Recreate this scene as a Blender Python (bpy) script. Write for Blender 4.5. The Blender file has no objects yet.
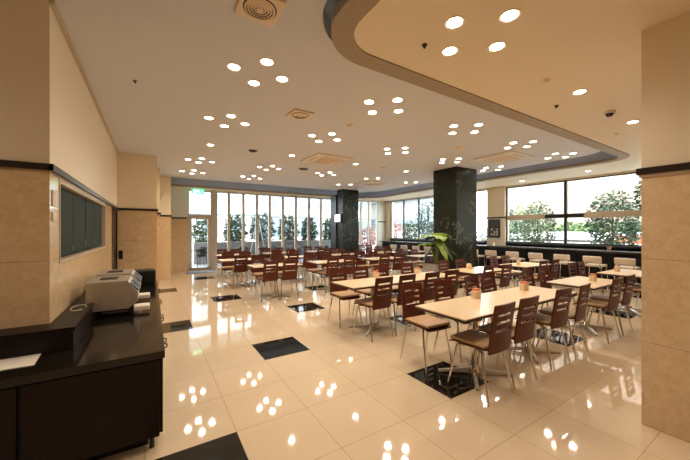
import bpy, bmesh, math, random
from mathutils import Vector, Matrix
random.seed(7)
col = bpy.context.scene.collection
sc = bpy.context.scene
PI = math.pi
# ------------------------------------------------------------------ materials
def lin(c): 
    c = c / 255.0
    return c / 12.92 if c <= .04045 else ((c + .055) / 1.055) ** 2.4
def rgb(r, g, b): return (lin(r), lin(g), lin(b), 1)
def newmat(name):
    m = bpy.data.materials.new(name); m.use_nodes = True
    nt = m.node_tree; b = nt.nodes['Principled BSDF']
    return m, nt, b
def P(name, c, rough=.5, metal=0, spec=.5, coat=0, noise=0, nscale=8, stretch=(1, 1, 1), emit=0, bump=0):
    m, nt, b = newmat(name)
    b.inputs['Base Color'].default_value = c
    b.inputs['Roughness'].default_value = rough
    b.inputs['Metallic'].default_value = metal
    b.inputs['Specular IOR Level'].default_value = spec
    b.inputs['Coat Weight'].default_value = coat
    if emit:
        b.inputs['Emission Color'].default_value = c
        b.inputs['Emission Strength'].default_value = emit
    if noise or bump:
        tc = nt.nodes.new('ShaderNodeTexCoord'); mp = nt.nodes.new('ShaderNodeMapping')
        mp.inputs['Scale'].default_value = stretch
        n = nt.nodes.new('ShaderNodeTexNoise'); n.inputs['Scale'].default_value = nscale
        n.inputs['Detail'].default_value = 6
        nt.links.new(tc.outputs['Object'], mp.inputs[0]); nt.links.new(mp.outputs[0], n.inputs['Vector'])
        if noise:
            r = nt.nodes.new('ShaderNodeValToRGB')
            r.color_ramp.elements[0].position = .3; r.color_ramp.elements[1].position = .7
            r.color_ramp.elements[0].color = tuple(x * (1 - noise) for x in c[:3]) + (1,)
            r.color_ramp.elements[1].color = tuple(min(1, x * (1 + noise)) for x in c[:3]) + (1,)
            nt.links.new(n.outputs['Fac'], r.inputs[0]); nt.links.new(r.outputs[0], b.inputs['Base Color'])
        if bump:
            bp = nt.nodes.new('ShaderNodeBump'); bp.inputs['Strength'].default_value = bump
            nt.links.new(n.outputs['Fac'], bp.inputs['Height']); nt.links.new(bp.outputs[0], b.inputs['Normal'])
    return m
def math_node(nt, op, a, b_=None, c=None):
    n = nt.nodes.new('ShaderNodeMath'); n.operation = op
    for i, v in enumerate((a, b_, c)):
        if v is None: continue
        if isinstance(v, (int, float)): n.inputs[i].default_value = v
        else: nt.links.new(v, n.inputs[i])
    return n.outputs[0]
def mixc(nt, f, a, b_):
    n = nt.nodes.new('ShaderNodeMix'); n.data_type = 'RGBA'
    if isinstance(f, (int, float)): n.inputs[0].default_value = f
    else: nt.links.new(f, n.inputs[0])
    for k, v in ((6, a), (7, b_)):
        if isinstance(v, tuple): n.inputs[k].default_value = v
        else: nt.links.new(v, n.inputs[k])
    return n.outputs[2]
GX, GY, GW, GH = -.04, 1.79, .573, .563        # floor tile grid
def tile_floor():
    m, nt, b = newmat('polished_cream_tile')
    tc = nt.nodes.new('ShaderNodeTexCoord'); sp = nt.nodes.new('ShaderNodeSeparateXYZ')
    nt.links.new(tc.outputs['Object'], sp.inputs[0])
    def line(sock, off, step, w):
        f = math_node(nt, 'FRACT', math_node(nt, 'DIVIDE', math_node(nt, 'SUBTRACT', sock, off - 100 * step), step))
        d = math_node(nt, 'MINIMUM', f, math_node(nt, 'SUBTRACT', 1.0, f))
        return math_node(nt, 'LESS_THAN', d, w / step)
    g = math_node(nt, 'MAXIMUM', line(sp.outputs[0], GX, GW, .0022), line(sp.outputs[1], GY, GH, .0022))
    n = nt.nodes.new('ShaderNodeTexNoise'); n.inputs['Scale'].default_value = 1.7; n.inputs['Detail'].default_value = 8
    nt.links.new(tc.outputs['Object'], n.inputs['Vector'])
    base = mixc(nt, n.outputs['Fac'], FLOOR_A, FLOOR_B)
    c = mixc(nt, g, base, rgb(176, 146, 112))
    nt.links.new(c, b.inputs['Base Color'])
    b.inputs['Roughness'].default_value = .045; b.inputs['Specular IOR Level'].default_value = .95
    return m
FLOOR_A = rgb(214, 186, 152); FLOOR_B = rgb(224, 198, 164)
def marble(name, a, c2, joint=.64, rough=.12, nscale=5, spec=.5):
    m, nt, b = newmat(name)
    tc = nt.nodes.new('ShaderNodeTexCoord'); sp = nt.nodes.new('ShaderNodeSeparateXYZ')
    nt.links.new(tc.outputs['Object'], sp.inputs[0])
    n = nt.nodes.new('ShaderNodeTexNoise'); n.inputs['Scale'].default_value = nscale * 3; n.inputs['Detail'].default_value = 12; n.inputs['Roughness'].default_value = .72
    n.inputs['Distortion'].default_value = .6
    nt.links.new(tc.outputs['Object'], n.inputs['Vector'])
    r = nt.nodes.new('ShaderNodeValToRGB'); r.color_ramp.elements[0].position = .32; r.color_ramp.elements[1].position = .68
    r.color_ramp.elements[0].color = a; r.color_ramp.elements[1].color = c2
    nt.links.new(n.outputs['Fac'], r.inputs[0])
    f = math_node(nt, 'FRACT', math_node(nt, 'DIVIDE', sp.outputs[2], joint))
    g = math_node(nt, 'LESS_THAN', f, .006)
    nt.links.new(mixc(nt, g, r.outputs[0], tuple(x * .6 for x in a[:3]) + (1,)), b.inputs['Base Color'])
    b.inputs['Roughness'].default_value = rough; b.inputs['Specular IOR Level'].default_value = spec
    return m
def black_marble():
    m, nt, b = newmat('black_green_marble')
    tc = nt.nodes.new('ShaderNodeTexCoord')
    n = nt.nodes.new('ShaderNodeTexNoise'); n.inputs['Scale'].default_value = 1.6; n.inputs['Detail'].default_value = 10
    n.inputs['Distortion'].default_value = 1.6; n.inputs['Roughness'].default_value = .6
    nt.links.new(tc.outputs['Object'], n.inputs['Vector'])
    v = math_node(nt, 'ABSOLUTE', math_node(nt, 'SUBTRACT', n.outputs['Fac'], .5))
    v2 = math_node(nt, 'LESS_THAN', v, .0035)
    n2 = nt.nodes.new('ShaderNodeTexNoise'); n2.inputs['Scale'].default_value = 1.2; n2.inputs['Detail'].default_value = 4
    nt.links.new(tc.outputs['Object'], n2.inputs['Vector'])
    v3 = math_node(nt, 'MULTIPLY', v2, math_node(nt, 'GREATER_THAN', n2.outputs['Fac'], .52))
    n3 = nt.nodes.new('ShaderNodeTexNoise'); n3.inputs['Scale'].default_value = 9; n3.inputs['Detail'].default_value = 6
    nt.links.new(tc.outputs['Object'], n3.inputs['Vector'])
    base = mixc(nt, n3.outputs['Fac'], rgb(14, 18, 12), rgb(46, 48, 34))
    nt.links.new(mixc(nt, v3, base, rgb(150, 145, 125)), b.inputs['Base Color'])
    b.inputs['Roughness'].default_value = .3; b.inputs['Specular IOR Level'].default_value = .15
    return m
def glass_mat():
    m = bpy.data.materials.new('window_glass'); m.use_nodes = True; nt = m.node_tree
    nt.nodes.clear()
    o = nt.nodes.new('ShaderNodeOutputMaterial'); t = nt.nodes.new('ShaderNodeBsdfTransparent'); g = nt.nodes.new('ShaderNodeBsdfGlossy')
    t.inputs[0].default_value = (.96, .98, .97, 1); g.inputs['Roughness'].default_value = .02
    lw_ = nt.nodes.new('ShaderNodeLayerWeight'); lw_.inputs[0].default_value = .5
    fr = nt.nodes.new('ShaderNodeMath'); fr.operation = 'MULTIPLY_ADD'; fr.inputs[1].default_value = .8; fr.inputs[2].default_value = .03
    nt.links.new(math_node(nt, 'POWER', lw_.outputs['Facing'], 5.0), fr.inputs[0])
    mx = nt.nodes.new('ShaderNodeMixShader')
    nt.links.new(fr.outputs[0], mx.inputs[0]); nt.links.new(t.outputs[0], mx.inputs[1]); nt.links.new(g.outputs[0], mx.inputs[2])
    nt.links.new(mx.outputs[0], o.inputs[0])
    return m
M = dict(
    floor=tile_floor(),
    black_tile=P('polished_black_tile', rgb(22, 22, 18), .05, spec=.6, noise=.3, nscale=20),
    ceiling=P('ceiling_paint', rgb(218, 216, 217), .7),
    soffit=P('soffit_paint', rgb(244, 226, 194), .6),
    ring=P('taupe_border_paint', rgb(168, 150, 124), .6, noise=.06, nscale=30),
    paint=P('cream_wall_paint', rgb(238, 220, 190), .6),
    white=P('white_wall_paint', rgb(232, 228, 218), .6),
    stone=marble('beige_marble', rgb(212, 178, 134), rgb(234, 204, 164)),
    trimdark=P('dark_wood_trim', rgb(38, 24, 16), .3),
    trimlight=P('pale_trim', rgb(215, 195, 165), .4),
    blackm=black_marble(),
    alu=P('pale_aluminium_frame', rgb(200, 188, 172), .45, metal=.2),
    darkframe=P('dark_bronze_frame', rgb(40, 38, 34), .35),
    beigeframe=P('beige_frame', rgb(196, 176, 150), .5),
    glass=glass_mat(),
    wood=P('dark_red_walnut', rgb(86, 38, 22), .4, spec=.3, noise=.3, nscale=5, stretch=(14, 14, 1)),
    cushion=P('tan_leatherette', rgb(198, 156, 114), .45, noise=.08, nscale=30),
    chrome=P('chrome', rgb(215, 212, 205), .15, metal=1),
    steel=P('brushed_steel', rgb(214, 204, 188), .4, metal=.85, noise=.12, nscale=4, stretch=(60, 60, 1)),
    top=P('pale_beige_laminate', rgb(222, 192, 150), .3, spec=.35, noise=.04, nscale=14),
    edge=P('dark_table_edge', rgb(52, 34, 24), .4),
    counter=P('dark_counter_stone', rgb(30, 24, 17), .12, noise=.25, nscale=25, spec=.5),
    cabwood=P('dark_wenge_wood', rgb(29, 18, 12), .45, spec=.25, noise=.25, nscale=3, stretch=(18, 18, .6)),
    barfront=P('dark_bar_front', rgb(22, 18, 15), .5, spec=.2),
    bartop=P('dark_bar_top', rgb(52, 44, 36), .25),
    stool=P('white_stool_leather', rgb(208, 184, 160), .5),
    shutter=P('grey_green_shutter', rgb(50, 58, 48), .65, spec=.12),
    black=P('black_plastic', rgb(18, 16, 14), .35),
    paper=P('white_paper', rgb(240, 228, 208), .7),
    vent=P('vent_beige_plastic', rgb(236, 212, 180), .5),
    ventdark=P('vent_dark_gap', rgb(46, 38, 30), .7),
    ventwhite=P('vent_white_plastic', rgb(235, 218, 198), .5),
    leaf=P('bright_banana_leaf', rgb(120, 140, 38), .35, noise=.25, nscale=6),
    leafdark=P('dark_banana_leaf', rgb(44, 66, 26), .35, noise=.25, nscale=6),
    stem=P('green_stem', rgb(110, 120, 50), .5),
    planter=P('grey_planter', rgb(150, 138, 124), .6, noise=.08, nscale=20),
    soil=P('soil', rgb(50, 38, 28), .9),
    napbox=P('beige_holder', rgb(226, 194, 156), .5),
    orange=P('orange_paper', rgb(228, 140, 96), .7),
    cream=P('cream_napkin', rgb(240, 214, 180), .8),
    pink=P('pink_ceramic', rgb(206, 150, 132), .5),
    lamp=P('lamp_glow', (1.0, .86, .66, 1), .5, emit=22),
    cove=P('pale_blue_cove', rgb(186, 198, 220), .7),  # even pale blue for the trough top and its upstand
    exitgreen=P('exit_sign_green', (.12, .75, .42, 1), .5, emit=1.3),
    exitwhite=P('exit_sign_white', (.9, 1, .95, 1), .5, emit=2.5),
    screen=P('lit_screen', (.95, .97, 1, 1), .4, emit=1.6),
    red=P('red_mark', rgb(190, 60, 60), .5),
    pave=P('outdoor_paving', rgb(140, 142, 146), .8, noise=.08, nscale=3),
    bushleaf=P('shrub_leaf', rgb(40, 62, 30), .6, noise=.3, nscale=3),
    bushpale=P('pale_shrub_leaf', rgb(96, 116, 70), .6, noise=.3, nscale=3),
    bushblue=P('blue_green_leaf', rgb(44, 64, 54), .6, noise=.3, nscale=3),
    bushred=P('red_shrub_leaf', rgb(150, 60, 54), .6, noise=.3, nscale=3),
    bark=P('bark', rgb(52, 44, 36), .8),
    bwall=P('pale_building_wall', rgb(190, 188, 184), .8),
    bstone=P('pink_stone_cladding', rgb(150, 130, 116), .8, noise=.35, nscale=2.2),
    bglass=P('building_window', rgb(128, 140, 146), .2),
    bline=P('building_grey_line', rgb(100, 108, 112), .6),
    lowwall=P('grey_low_wall', rgb(120, 118, 118), .7, noise=.05, nscale=5),
    mat=P('entrance_mat', rgb(120, 124, 132), .9),
    bench=P('outdoor_bench_wood', rgb(70, 60, 54), .7),
    cafeorange=P('orange_cafe_chair', rgb(170, 90, 56), .6),
)
# ------------------------------------------------------------------ mesh builder
class MB:
    def __init__(s): s.v = []; s.f = []; s.m = []
    def add(s, vs, fs, mi=0):
        n = len(s.v); s.v += [tuple(v) for v in vs]
        for f in fs: s.f.append([i + n for i in f]); s.m.append(mi)
        return s
    def box(s, x0, x1, y0, y1, z0, z1, mi=0, mat=None):
        vs = [Vector(p) for p in ((x0, y0, z0), (x1, y0, z0), (x1, y1, z0), (x0, y1, z0), (x0, y0, z1), (x1, y0, z1), (x1, y1, z1), (x0, y1, z1))]
        if mat: vs = [mat @ v for v in vs]
        return s.add(vs, [(3, 2, 1, 0), (4, 5, 6, 7), (0, 1, 5, 4), (1, 2, 6, 5), (2, 3, 7, 6), (3, 0, 4, 7)], mi)
    def bbox(s, x0, x1, y0, y1, z0, z1, r=.01, mi=0, mat=None, seg=2):
        b = bmesh.new(); bmesh.ops.create_cube(b, size=1)
        for v in b.verts: v.co = Vector(((x0 + x1) / 2 + v.co.x * (x1 - x0), (y0 + y1) / 2 + v.co.y * (y1 - y0), (z0 + z1) / 2 + v.co.z * (z1 - z0)))
        bmesh.ops.bevel(b, geom=list(b.edges), offset=r, segments=seg, profile=.5, affect='EDGES')
        b.verts.ensure_lookup_table()
        vs = [(mat @ v.co) if mat else v.co.copy() for v in b.verts]
        fs = [[v.index for v in f.verts] for f in b.faces]; b.free()
        return s.add(vs, fs, mi)
    def tube(s, pts, r, seg=8, mi=0, cap=True):
        pts = [Vector(p) for p in pts]; rs = r if isinstance(r, (list, tuple)) else [r] * len(pts)
        vs = []; up = None
        for i, p in enumerate(pts):
            d = (pts[min(i + 1, len(pts) - 1)] - pts[max(i - 1, 0)]).normalized()
            a = Vector((0, 0, 1)) if abs(d.z) < .9 else Vector((1, 0, 0))
            if up is not None: a = up
            x = d.cross(a); 
            if x.length < 1e-4: x = d.cross(Vector((0, 1, 0)))
            x.normalize(); y = x.cross(d).normalized(); up = y
            for k in range(seg):
                t = 2 * PI * k / seg; vs.append(p + (x * math.cos(t) + y * math.sin(t)) * rs[i])
        fs = []
        for i in range(len(pts) - 1):
            for k in range(seg):
                a = i * seg + k; b = i * seg + (k + 1) % seg
                fs.append((a, b, b + seg, a + seg))
        if cap: fs.append(tuple(range(seg))[::-1]); fs.append(tuple(range((len(pts) - 1) * seg, len(pts) * seg)))
        return s.add(vs, fs, mi)
    def lathe(s, prof, c=(0, 0, 0), seg=20, mi=0, cap=True):
        vs = []; fs = []
        for r, z in prof:
            for k in range(seg):
                t = 2 * PI * k / seg; vs.append((c[0] + r * math.cos(t), c[1] + r * math.sin(t), c[2] + z))
        for i in range(len(prof) - 1):
            for k in range(seg):
                a = i * seg + k; b = i * seg + (k + 1) % seg; fs.append((a, b, b + seg, a + seg))
        if cap: fs.append(tuple(range(seg))[::-1]); fs.append(tuple(range((len(prof) - 1) * seg, len(prof) * seg)))
        return s.add(vs, fs, mi)
    def prism(s, poly, z0, z1, mi=0):
        n = len(poly)
        vs = [(x, y, z0) for x, y in poly] + [(x, y, z1) for x, y in poly]
        fs = [tuple(range(n))[::-1], tuple(range(n, 2 * n))] + [(i, (i + 1) % n, (i + 1) % n + n, i + n) for i in range(n)]
        return s.add(vs, fs, mi)
    def sheet(s, fn, us, vs_, keep, th, mi=0):
        """thick sheet: fn(u,v)->(point, normal); keep(i,j) says whether a cell is there"""
        nu, nv = len(us), len(vs_)
        vv = []
        for side in (0, 1):
            for v in vs_:
                for u in us:
                    p, n = fn(u, v); vv.append(Vector(p) + Vector(n) * (th / 2 if side else -th / 2))
        N = nu * nv; fs = []
        K = lambda i, j: 0 <= i < nu - 1 and 0 <= j < nv - 1 and keep(i, j)
        for j in range(nv - 1):
            for i in range(nu - 1):
                if not K(i, j): continue
                a = j * nu + i; q = (a, a + 1, a + 1 + nu, a + nu)
                fs.append(tuple(x + N for x in q)); fs.append(q[::-1])
                for (di, dj, e) in ((0, -1, (q[0], q[1])), (1, 0, (q[1], q[2])), (0, 1, (q[2], q[3])), (-1, 0, (q[3], q[0]))):
                    if not K(i + di, j + dj): fs.append((e[0], e[1], e[1] + N, e[0] + N))
        return s.add(vv, fs, mi)
    def build(s, name, mats, parent=None, loc=None, smooth=False):
        me = bpy.data.meshes.new(name); me.from_pydata(s.v, [], s.f)
        if not isinstance(mats, (list, tuple)): mats = [mats]
        for m in mats: me.materials.append(m)
        for p, mi in zip(me.polygons, s.m): p.material_index = mi; p.use_smooth = smooth
        b = bmesh.new(); b.from_mesh(me)
        bmesh.ops.recalc_face_normals(b, faces=b.faces) if not getattr(s, 'flat', False) else None
        b.to_mesh(me); b.free(); me.update()
        if smooth:
            try: me.set_sharp_from_angle(angle=R(40))
            except Exception: pass
        o = bpy.data.objects.new(name, me); col.objects.link(o)
        if parent: o.parent = parent
        if loc: o.location = loc
        return o
def R(a): return math.radians(a)
def tag(o, label, cat, group=None, kind=None):
    o['label'] = label; o['category'] = cat
    if group: o['group'] = group
    if kind: o['kind'] = kind
    return o
def thing(name, label, cat, loc=(0, 0, 0), rz=0, group=None):
    o = bpy.data.objects.new(name, None); col.objects.link(o)
    o.location = loc; o.rotation_euler = (0, 0, rz); o.empty_display_size = .1
    return tag(o, label, cat, group)
def struct(name, mb, mats, parent=None, smooth=False):
    o = mb.build(name, mats, parent, smooth=smooth)
    if not parent: o['kind'] = 'structure'
    return o
def children(o): return [c for c in bpy.data.objects if c.parent == o]
KIDS = {}
def snap(o):      # the children of a prototype, listed once
    KIDS[o.name] = [(c, [(g, []) for g in children(c)]) for c in children(o)]
def dup(o, loc, rz, label, group=None):
    if o.name not in KIDS: snap(o)
    c = o.copy(); col.objects.link(c); c.location = loc; c.rotation_euler = (0, 0, rz); c['label'] = label
    if group: c['group'] = group
    for k, gs in KIDS[o.name]:
        d = k.copy(); col.objects.link(d); d.parent = c
        for g, _ in gs:
            e = g.copy(); col.objects.link(e); e.parent = d
    return c
# ------------------------------------------------------------------ camera maths (only to read positions off the measured plan)
F = 305.0; HC = 1.5; V0 = 230.5; AZ = math.atan(193 / 305)
sA, cA = math.sin(AZ), math.cos(AZ)
def at(u, v, H):
    z = F * (HC - H) / (v - V0); l = (u - 345) / F * z
    return (sA * z + cA * l, cA * z - sA * l)
def on_x(u, X): t = (u - 345) / F; return X * (cA - sA * t) / (sA + cA * t)
def on_y(u, Y): t = (u - 345) / F; return Y * (sA + cA * t) / (cA - sA * t)
# ------------------------------------------------------------------ the room
HS, HT = 3.05, 3.15          # perimeter soffit, tray ceiling
TR = 1.93                    # top of the stone cladding
XR, YF = 10.45, 12.5
# floor with black tiles set in it
fb = MB(); xs = [GX + GW * i for i in range(-8, 20)]; ys = [GY + GH * j for j in range(-11, 20)]
xs = [-3.9] + [x for x in xs if -3.8 < x < XR - .05] + [XR + .25]; ys = [-4.2] + [y for y in ys if -4.1 < y < YF - .1] + [YF + .2]
for a in range(len(xs) - 1):
    for b in range(len(ys) - 1):
        i = round((xs[a] - GX) / GW); j = round((ys[b] - GY) / GH)
        blk = j % 3 == 0 and i >= 0 and j >= 0 and (i % 4 == (0 if (j // 3) % 2 == 0 else 2)) and a > 0
        fb.add([(xs[a], ys[b], 0), (xs[a + 1], ys[b], 0), (xs[a + 1], ys[b + 1], 0), (xs[a], ys[b + 1], 0)], [(0, 1, 2, 3)], 1 if blk else 0)
fb.box(-3.9, XR + .25, -4.2, YF + .2, -.2, -.001, 0)
struct('floor', fb, [M['floor'], M['black_tile']])
# walls: stone to TR, paint above
def wallbox(mb, x0, x1, y0, y1, z0=0, z1=3.3, split=TR):
    if z0 < split: mb.box(x0, x1, y0, y1, z0, min(z1, split), 0)
    if z1 > split: mb.box(x0, x1, y0, y1, max(z0, split), z1, 1)
SP = [M['stone'], M['paint']]
w = MB()
wallbox(w, -3.7, -.9, 2.98, 3.2)                                 # pier face behind the counter end
RY0, RY1, RZ0, RZ1 = 3.24, 6.03, 1.24, 1.925
wallbox(w, -.9, -.62, 2.98, RY0)
wallbox(w, -.9, -.62, RY0, RY1, 0, RZ0); wallbox(w, -.9, -.62, RY0, RY1, RZ1, 3.3)
wallbox(w, -.9, -.62, RY1, 7.0)
wallbox(w, -.9, -.62, 7.0, 7.96, TR, 3.3)
wallbox(w, -.9, .09, 7.96, 9.5); wallbox(w, -.9, .177, 9.5, 10.8)
wallbox(w, -.9, .49, 10.8, YF)
w.box(-.98, -.9, 3.2, 7.96, 0, 3.3, 1)
struct('wall_left', w, SP)
w = MB(); wallbox(w, -3.9, -3.7, -4.2, 3.2); struct('wall_left_side', w, SP)
w = MB(); wallbox(w, -3.7, XR + .2, -4.2, -4.0); struct('wall_back', w, SP)
# far wall
w = MB(); wallbox(w, .49, 1.1, YF, YF + .2); w.box(1.1, 9.95, YF, YF + .2, 3.0, 3.3, 1)
w.box(9.95, XR + .2, YF, YF + .2, 0, 3.3, 1)
struct('wall_far', w, [M['stone'], M['white']])
# right wall
w = MB()
PY0, PY1 = 6.0, 6.68
w.box(XR, XR + .2, -4.0, .4, 0, 3.3, 0); w.box(XR, XR + .2, .4, PY0, 0, 1.08, 1); w.box(XR, XR + .2, .4, YF, 3.0, 3.3, 0)
w.box(XR - .06, XR + .2, PY0, PY1, 0, 3.3, 0); w.box(XR, XR + .2, PY1, 12.1, 0, 1.08, 1); w.box(XR, XR + .2, 12.1, YF, 0, 3.3, 0)
struct('wall_right', w, [M['paint'], M['barfront']])
t = MB(); t.box(XR - .08, XR + .2, PY0 - .01, PY1 + .01, TR, TR + .05); t.box(9.95, XR - .02, YF - .02, YF, TR, TR + .05)
struct('trim_5', t, M['trimdark'])
# right pier
w = MB(); wallbox(w, 3.21, 4.3, -1.2, .77); struct('wall_pier', w, SP)
t = MB(); t.box(3.185, 4.325, -1.225, .795, TR, TR + .05); t.box(3.198, 4.312, -1.212, .782, TR - .02, TR, 1)
struct('trim_1', t, [M['trimdark'], M['trimlight']])
t = MB()
t.box(-3.7, -.6, 2.955, 2.98, TR, TR + .045); t.box(-.62, -.595, 2.955, 7.96, TR, TR + .045)
t.box(-.6, .115, 7.935, 7.96, TR, TR + .045); t.box(.09, .115, 7.96, 9.5, TR, TR + .045); t.box(.115, .202, 9.475, 9.5, TR, TR + .045); t.box(.177, .202, 9.5, 10.775, TR, TR + .045)
t.box(.177, .515, 10.775, 10.8, TR, TR + .045); t.box(.49, .515, 10.8, YF, TR, TR + .045); t.box(.515, 1.08, YF - .025, YF, TR, TR + .045)
struct('trim_2', t, M['trimdark'])
# ceiling: perimeter soffit with rounded edge, raised tray, trough between
def arc(cx, cy, r, a0, a1, n=8): return [(cx + r * math.cos(R(a0 + (a1 - a0) * k / n)), cy + r * math.sin(R(a0 + (a1 - a0) * k / n))) for k in range(n + 1)]
def outline(d, df=0, dr=0):      # tray edge, grown by d into the soffit
    o = [(1.11 + d, -4.0), (1.11 + d, 1.78)]
    o += arc(1.11 + .52, 1.81, .52 - d, 180, 90, 10)[1:]
    o += [(4, 2.33 - d), (8.1, 2.33 - d)] + arc(8.15, 2.78, .45 + d, -90, 0, 8)[1:]
    o += [(8.6 + d, 5.5), (8.8 + d, 8.5)]
    o += arc(7.9, 10.9, 1.1 + d, 0, 90, 10) + [(5, 12.0 + d), (.3, 12.0 + d)]
    return o
def flat_poly(poly, z, th, name, mats):
    b = bmesh.new(); vs = [b.verts.new((x, y, z)) for x, y in poly]
    f = b.faces.new(vs); bmesh.ops.triangulate(b, faces=[f])
    r = bmesh.ops.extrude_face_region(b, geom=list(b.faces))
    for v in r['geom']:
        if isinstance(v, bmesh.types.BMVert): v.co.z += th
    bmesh.ops.recalc_face_normals(b, faces=b.faces)
    me = bpy.data.meshes.new(name); b.to_mesh(me); b.free(); me.materials.append(mats)
    o = bpy.data.objects.new(name, me); col.objects.link(o); o['kind'] = 'structure'; return o
sof = outline(.16) + [(.3, 12.55), (XR + .1, 12.55), (XR + .1, -4.05), (1.27, -4.05)]
flat_poly(sof, HS, .06, 'ceiling_soffit', M['soffit'])
# border strip + upstand
A = outline(0.0); B = outline(.18)
rb = MB(); n = len(A)
prof = lambda k: [(A[k][0], A[k][1], HS + .05), (A[k][0], A[k][1], HS - .012), (B[k][0], B[k][1], HS - .012), (B[k][0], B[k][1], HS + .05)]
vs = []; fs = []
for k in range(n): vs += prof(k)
for k in range(n - 1):
    for q in range(4):
        a = k * 4 + q; b = k * 4 + (q + 1) % 4; fs.append((a, b, b + 4, a + 4))
fs += [(0, 1, 2, 3), tuple((n - 1) * 4 + q for q in (3, 2, 1, 0))]
rb.add(vs, fs); struct('trim_3', rb, M['ring'])
fa = outline(.03); fbk = outline(.09); cv = MB(); vs = []; fs = []
for k in range(n): vs += [(fa[k][0], fa[k][1], 3.31), (fa[k][0], fa[k][1], HS + .05), (fbk[k][0], fbk[k][1], HS + .05), (fbk[k][0], fbk[k][1], 3.31)]
for k in range(n - 1):
    for q in range(4):
        a = k * 4 + q; b = k * 4 + (q + 1) % 4; fs.append((a, b, b + 4, a + 4))
cv.add(vs, fs); struct('trim_8', cv, M['cove'])
tray = [(-3.75, -4.0), (1.05, -4.0), (1.05, 1.82)] + arc(1.62, 1.82, .57, 180, 90, 10)[1:] + [(7.6, 2.42)] + arc(7.6, 2.92, .5, -90, 0, 6)[1:] + [(8.1, 9.2)] + arc(6.6, 9.25, 1.5, 0, 90, 8) + [(4.0, 10.75), (-.8, 10.75), (-.8, 3.1), (-3.75, 3.1)]
flat_poly(tray, HT, .16, 'ceiling_tray', M['ceiling'])
c = MB(); c.box(-3.9, XR + .2, -4.2, YF + .2, 3.31, 3.5); struct('ceiling', c, M['cove'])
# cornice above the left wall
t = MB(); t.box(-.62, -.59, 2.96, 7.95, HT - .03, HT); struct('trim_4', t, M['beigeframe'])
# black marble columns
def column(x0, x1, y0, y1, label, extra=None):
    m_ = MB(); m_.box(x0, x1, y0, y1, 0, HT)
    o = m_.build('column', M['blackm']); o['kind'] = 'structure'; o['label'] = label
column(6.6, 7.44, 5.08, 5.84, 'near black marble column')
column(6.42, 7.17, 10.3, 10.75, 'far black marble column')
# service casing fixed on the far column and its lit screen
o = thing('service_casing', 'dark boxed casing on the far black column, carrying a lit screen', 'casing', (6.37, 10.9, 0))
MB().box(0, .75, -.14, .3, 0, 2.98).build('casing_body', M['black'], o)
o = thing('wall_screen', 'small lit screen high on the left side of the far black column', 'screen', (6.33, 10.62, 1.95))
MB().bbox(-.05, .0, -.36, .1, -.14, .22, .01).build('screen_case', M['black'], o)
MB().box(-.056, -.05, -.33, .07, -.10, .19).build('screen_panel', M['screen'], o)
# ------------------------------------------------------------------ far glazing
def pane_window(name, X0, X1, ax, z0, z1, fw=.045, mat='alu', depth=.07, extra=()):
    """framed glazed bay; ax='y' lies in the far wall, ax='x' in the right wall"""
    def bx(mb, a0, a1, c0, c1, d0, d1):
        if ax == 'y': mb.box(a0, a1, YF + d0, YF + d1, c0, c1)
        else: mb.box(XR + d0, XR + d1, a0, a1, c0, c1)
    m_ = MB()
    bx(m_, X0, X0 + fw, z0, z1, .0, depth); bx(m_, X1 - fw, X1, z0, z1, 0, depth)
    bx(m_, X0 + fw, X1 - fw, z1 - fw, z1, 0, depth); bx(m_, X0 + fw, X1 - fw, z0, z0 + fw * 1.4, 0, depth)
    for e in extra: bx(m_, X0 + fw, X1 - fw, e[0], e[1], 0, depth)
    o = struct(name, m_, M[mat]); o['kind'] = 'structure'
    g = MB(); bx(g, X0 + fw, X1 - fw, z0 + fw, z1 - fw, depth / 2 - .004, depth / 2 + .004)
    g.build('pane', M['glass'], o)
    return o
d = pane_window('door_2', 1.1, 1.93, 'y', 0, 3.0, .05, extra=((1.93, 2.1), (0.05, .12)))
m_ = MB(); m_.box(1.15, 1.24, YF, YF + .06, .05, 1.93); m_.box(1.78, 1.88, YF, YF + .06, .05, 1.93); m_.build('door_leaf_stiles', M['alu'], d)
m_ = MB(); m_.tube([(1.27, YF - .06, .85), (1.27, YF - .06, 1.25)], .014); m_.tube([(1.27, YF - .06, .9), (1.22, YF, .9)], .01); m_.tube([(1.27, YF - .06, 1.2), (1.22, YF, 1.2)], .01)
m_.build('door_handle', M['chrome'], d)
w = MB(); w.box(1.93, 2.07, YF - .03, YF + .12, 0, 3.0); struct('trim_6', w, M['alu'])
mx = [2.07, 2.54, 3.1, 3.64, 4.18, 4.76, 5.36, 5.99, 6.6, 7.24, 7.8, 8.32, 8.86, 9.36, 9.95]
for k in range(len(mx) - 1):
    pane_window('window_%d' % (k + 1), mx[k], mx[k + 1], 'y', 0, 3.0, .05)
# right wall glazing
k0 = len(mx)
for k, (a, b) in enumerate(((6.68, 7.9), (7.9, 9.05), (9.05, 10.15), (10.15, 11.15), (11.15, 12.1))):
    o = pane_window('window_%d' % (k0 + k), a, b, 'x', 1.08, 3.0, .03, 'darkframe')
for k, (a, b) in enumerate(((.4, 4.19), (4.19, 6.0))):
    o = pane_window('window_%d' % (k0 + 5 + k), a, b, 'x', 1.08, 3.0, .035, 'darkframe')
    tb = MB(); 
    if k == 0: tb.box(XR - .01, XR + .08, a + .035, 3.72, 1.86, 2.02)
    else: tb.box(XR - .01, XR + .08, 4.75, b - .035, 1.86, 2.02)
    tb.build('transom', M['beigeframe'], o)
    tb = MB()
    if k == 0: tb.box(XR - .012, XR + .082, 3.72, 4.155, 1.88, 2.0)
    else: tb.box(XR - .012, XR + .082, 4.225, 4.75, 1.88, 2.0)
    tb.build('transom_clamp', M['darkframe'], o)
t = MB(); t.box(XR - .14, XR, .4, 5.94, 1.04, 1.09); t.box(XR - .14, XR, 6.74, 12.1, 1.04, 1.09); struct('trim_7', t, M['darkframe'])
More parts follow.
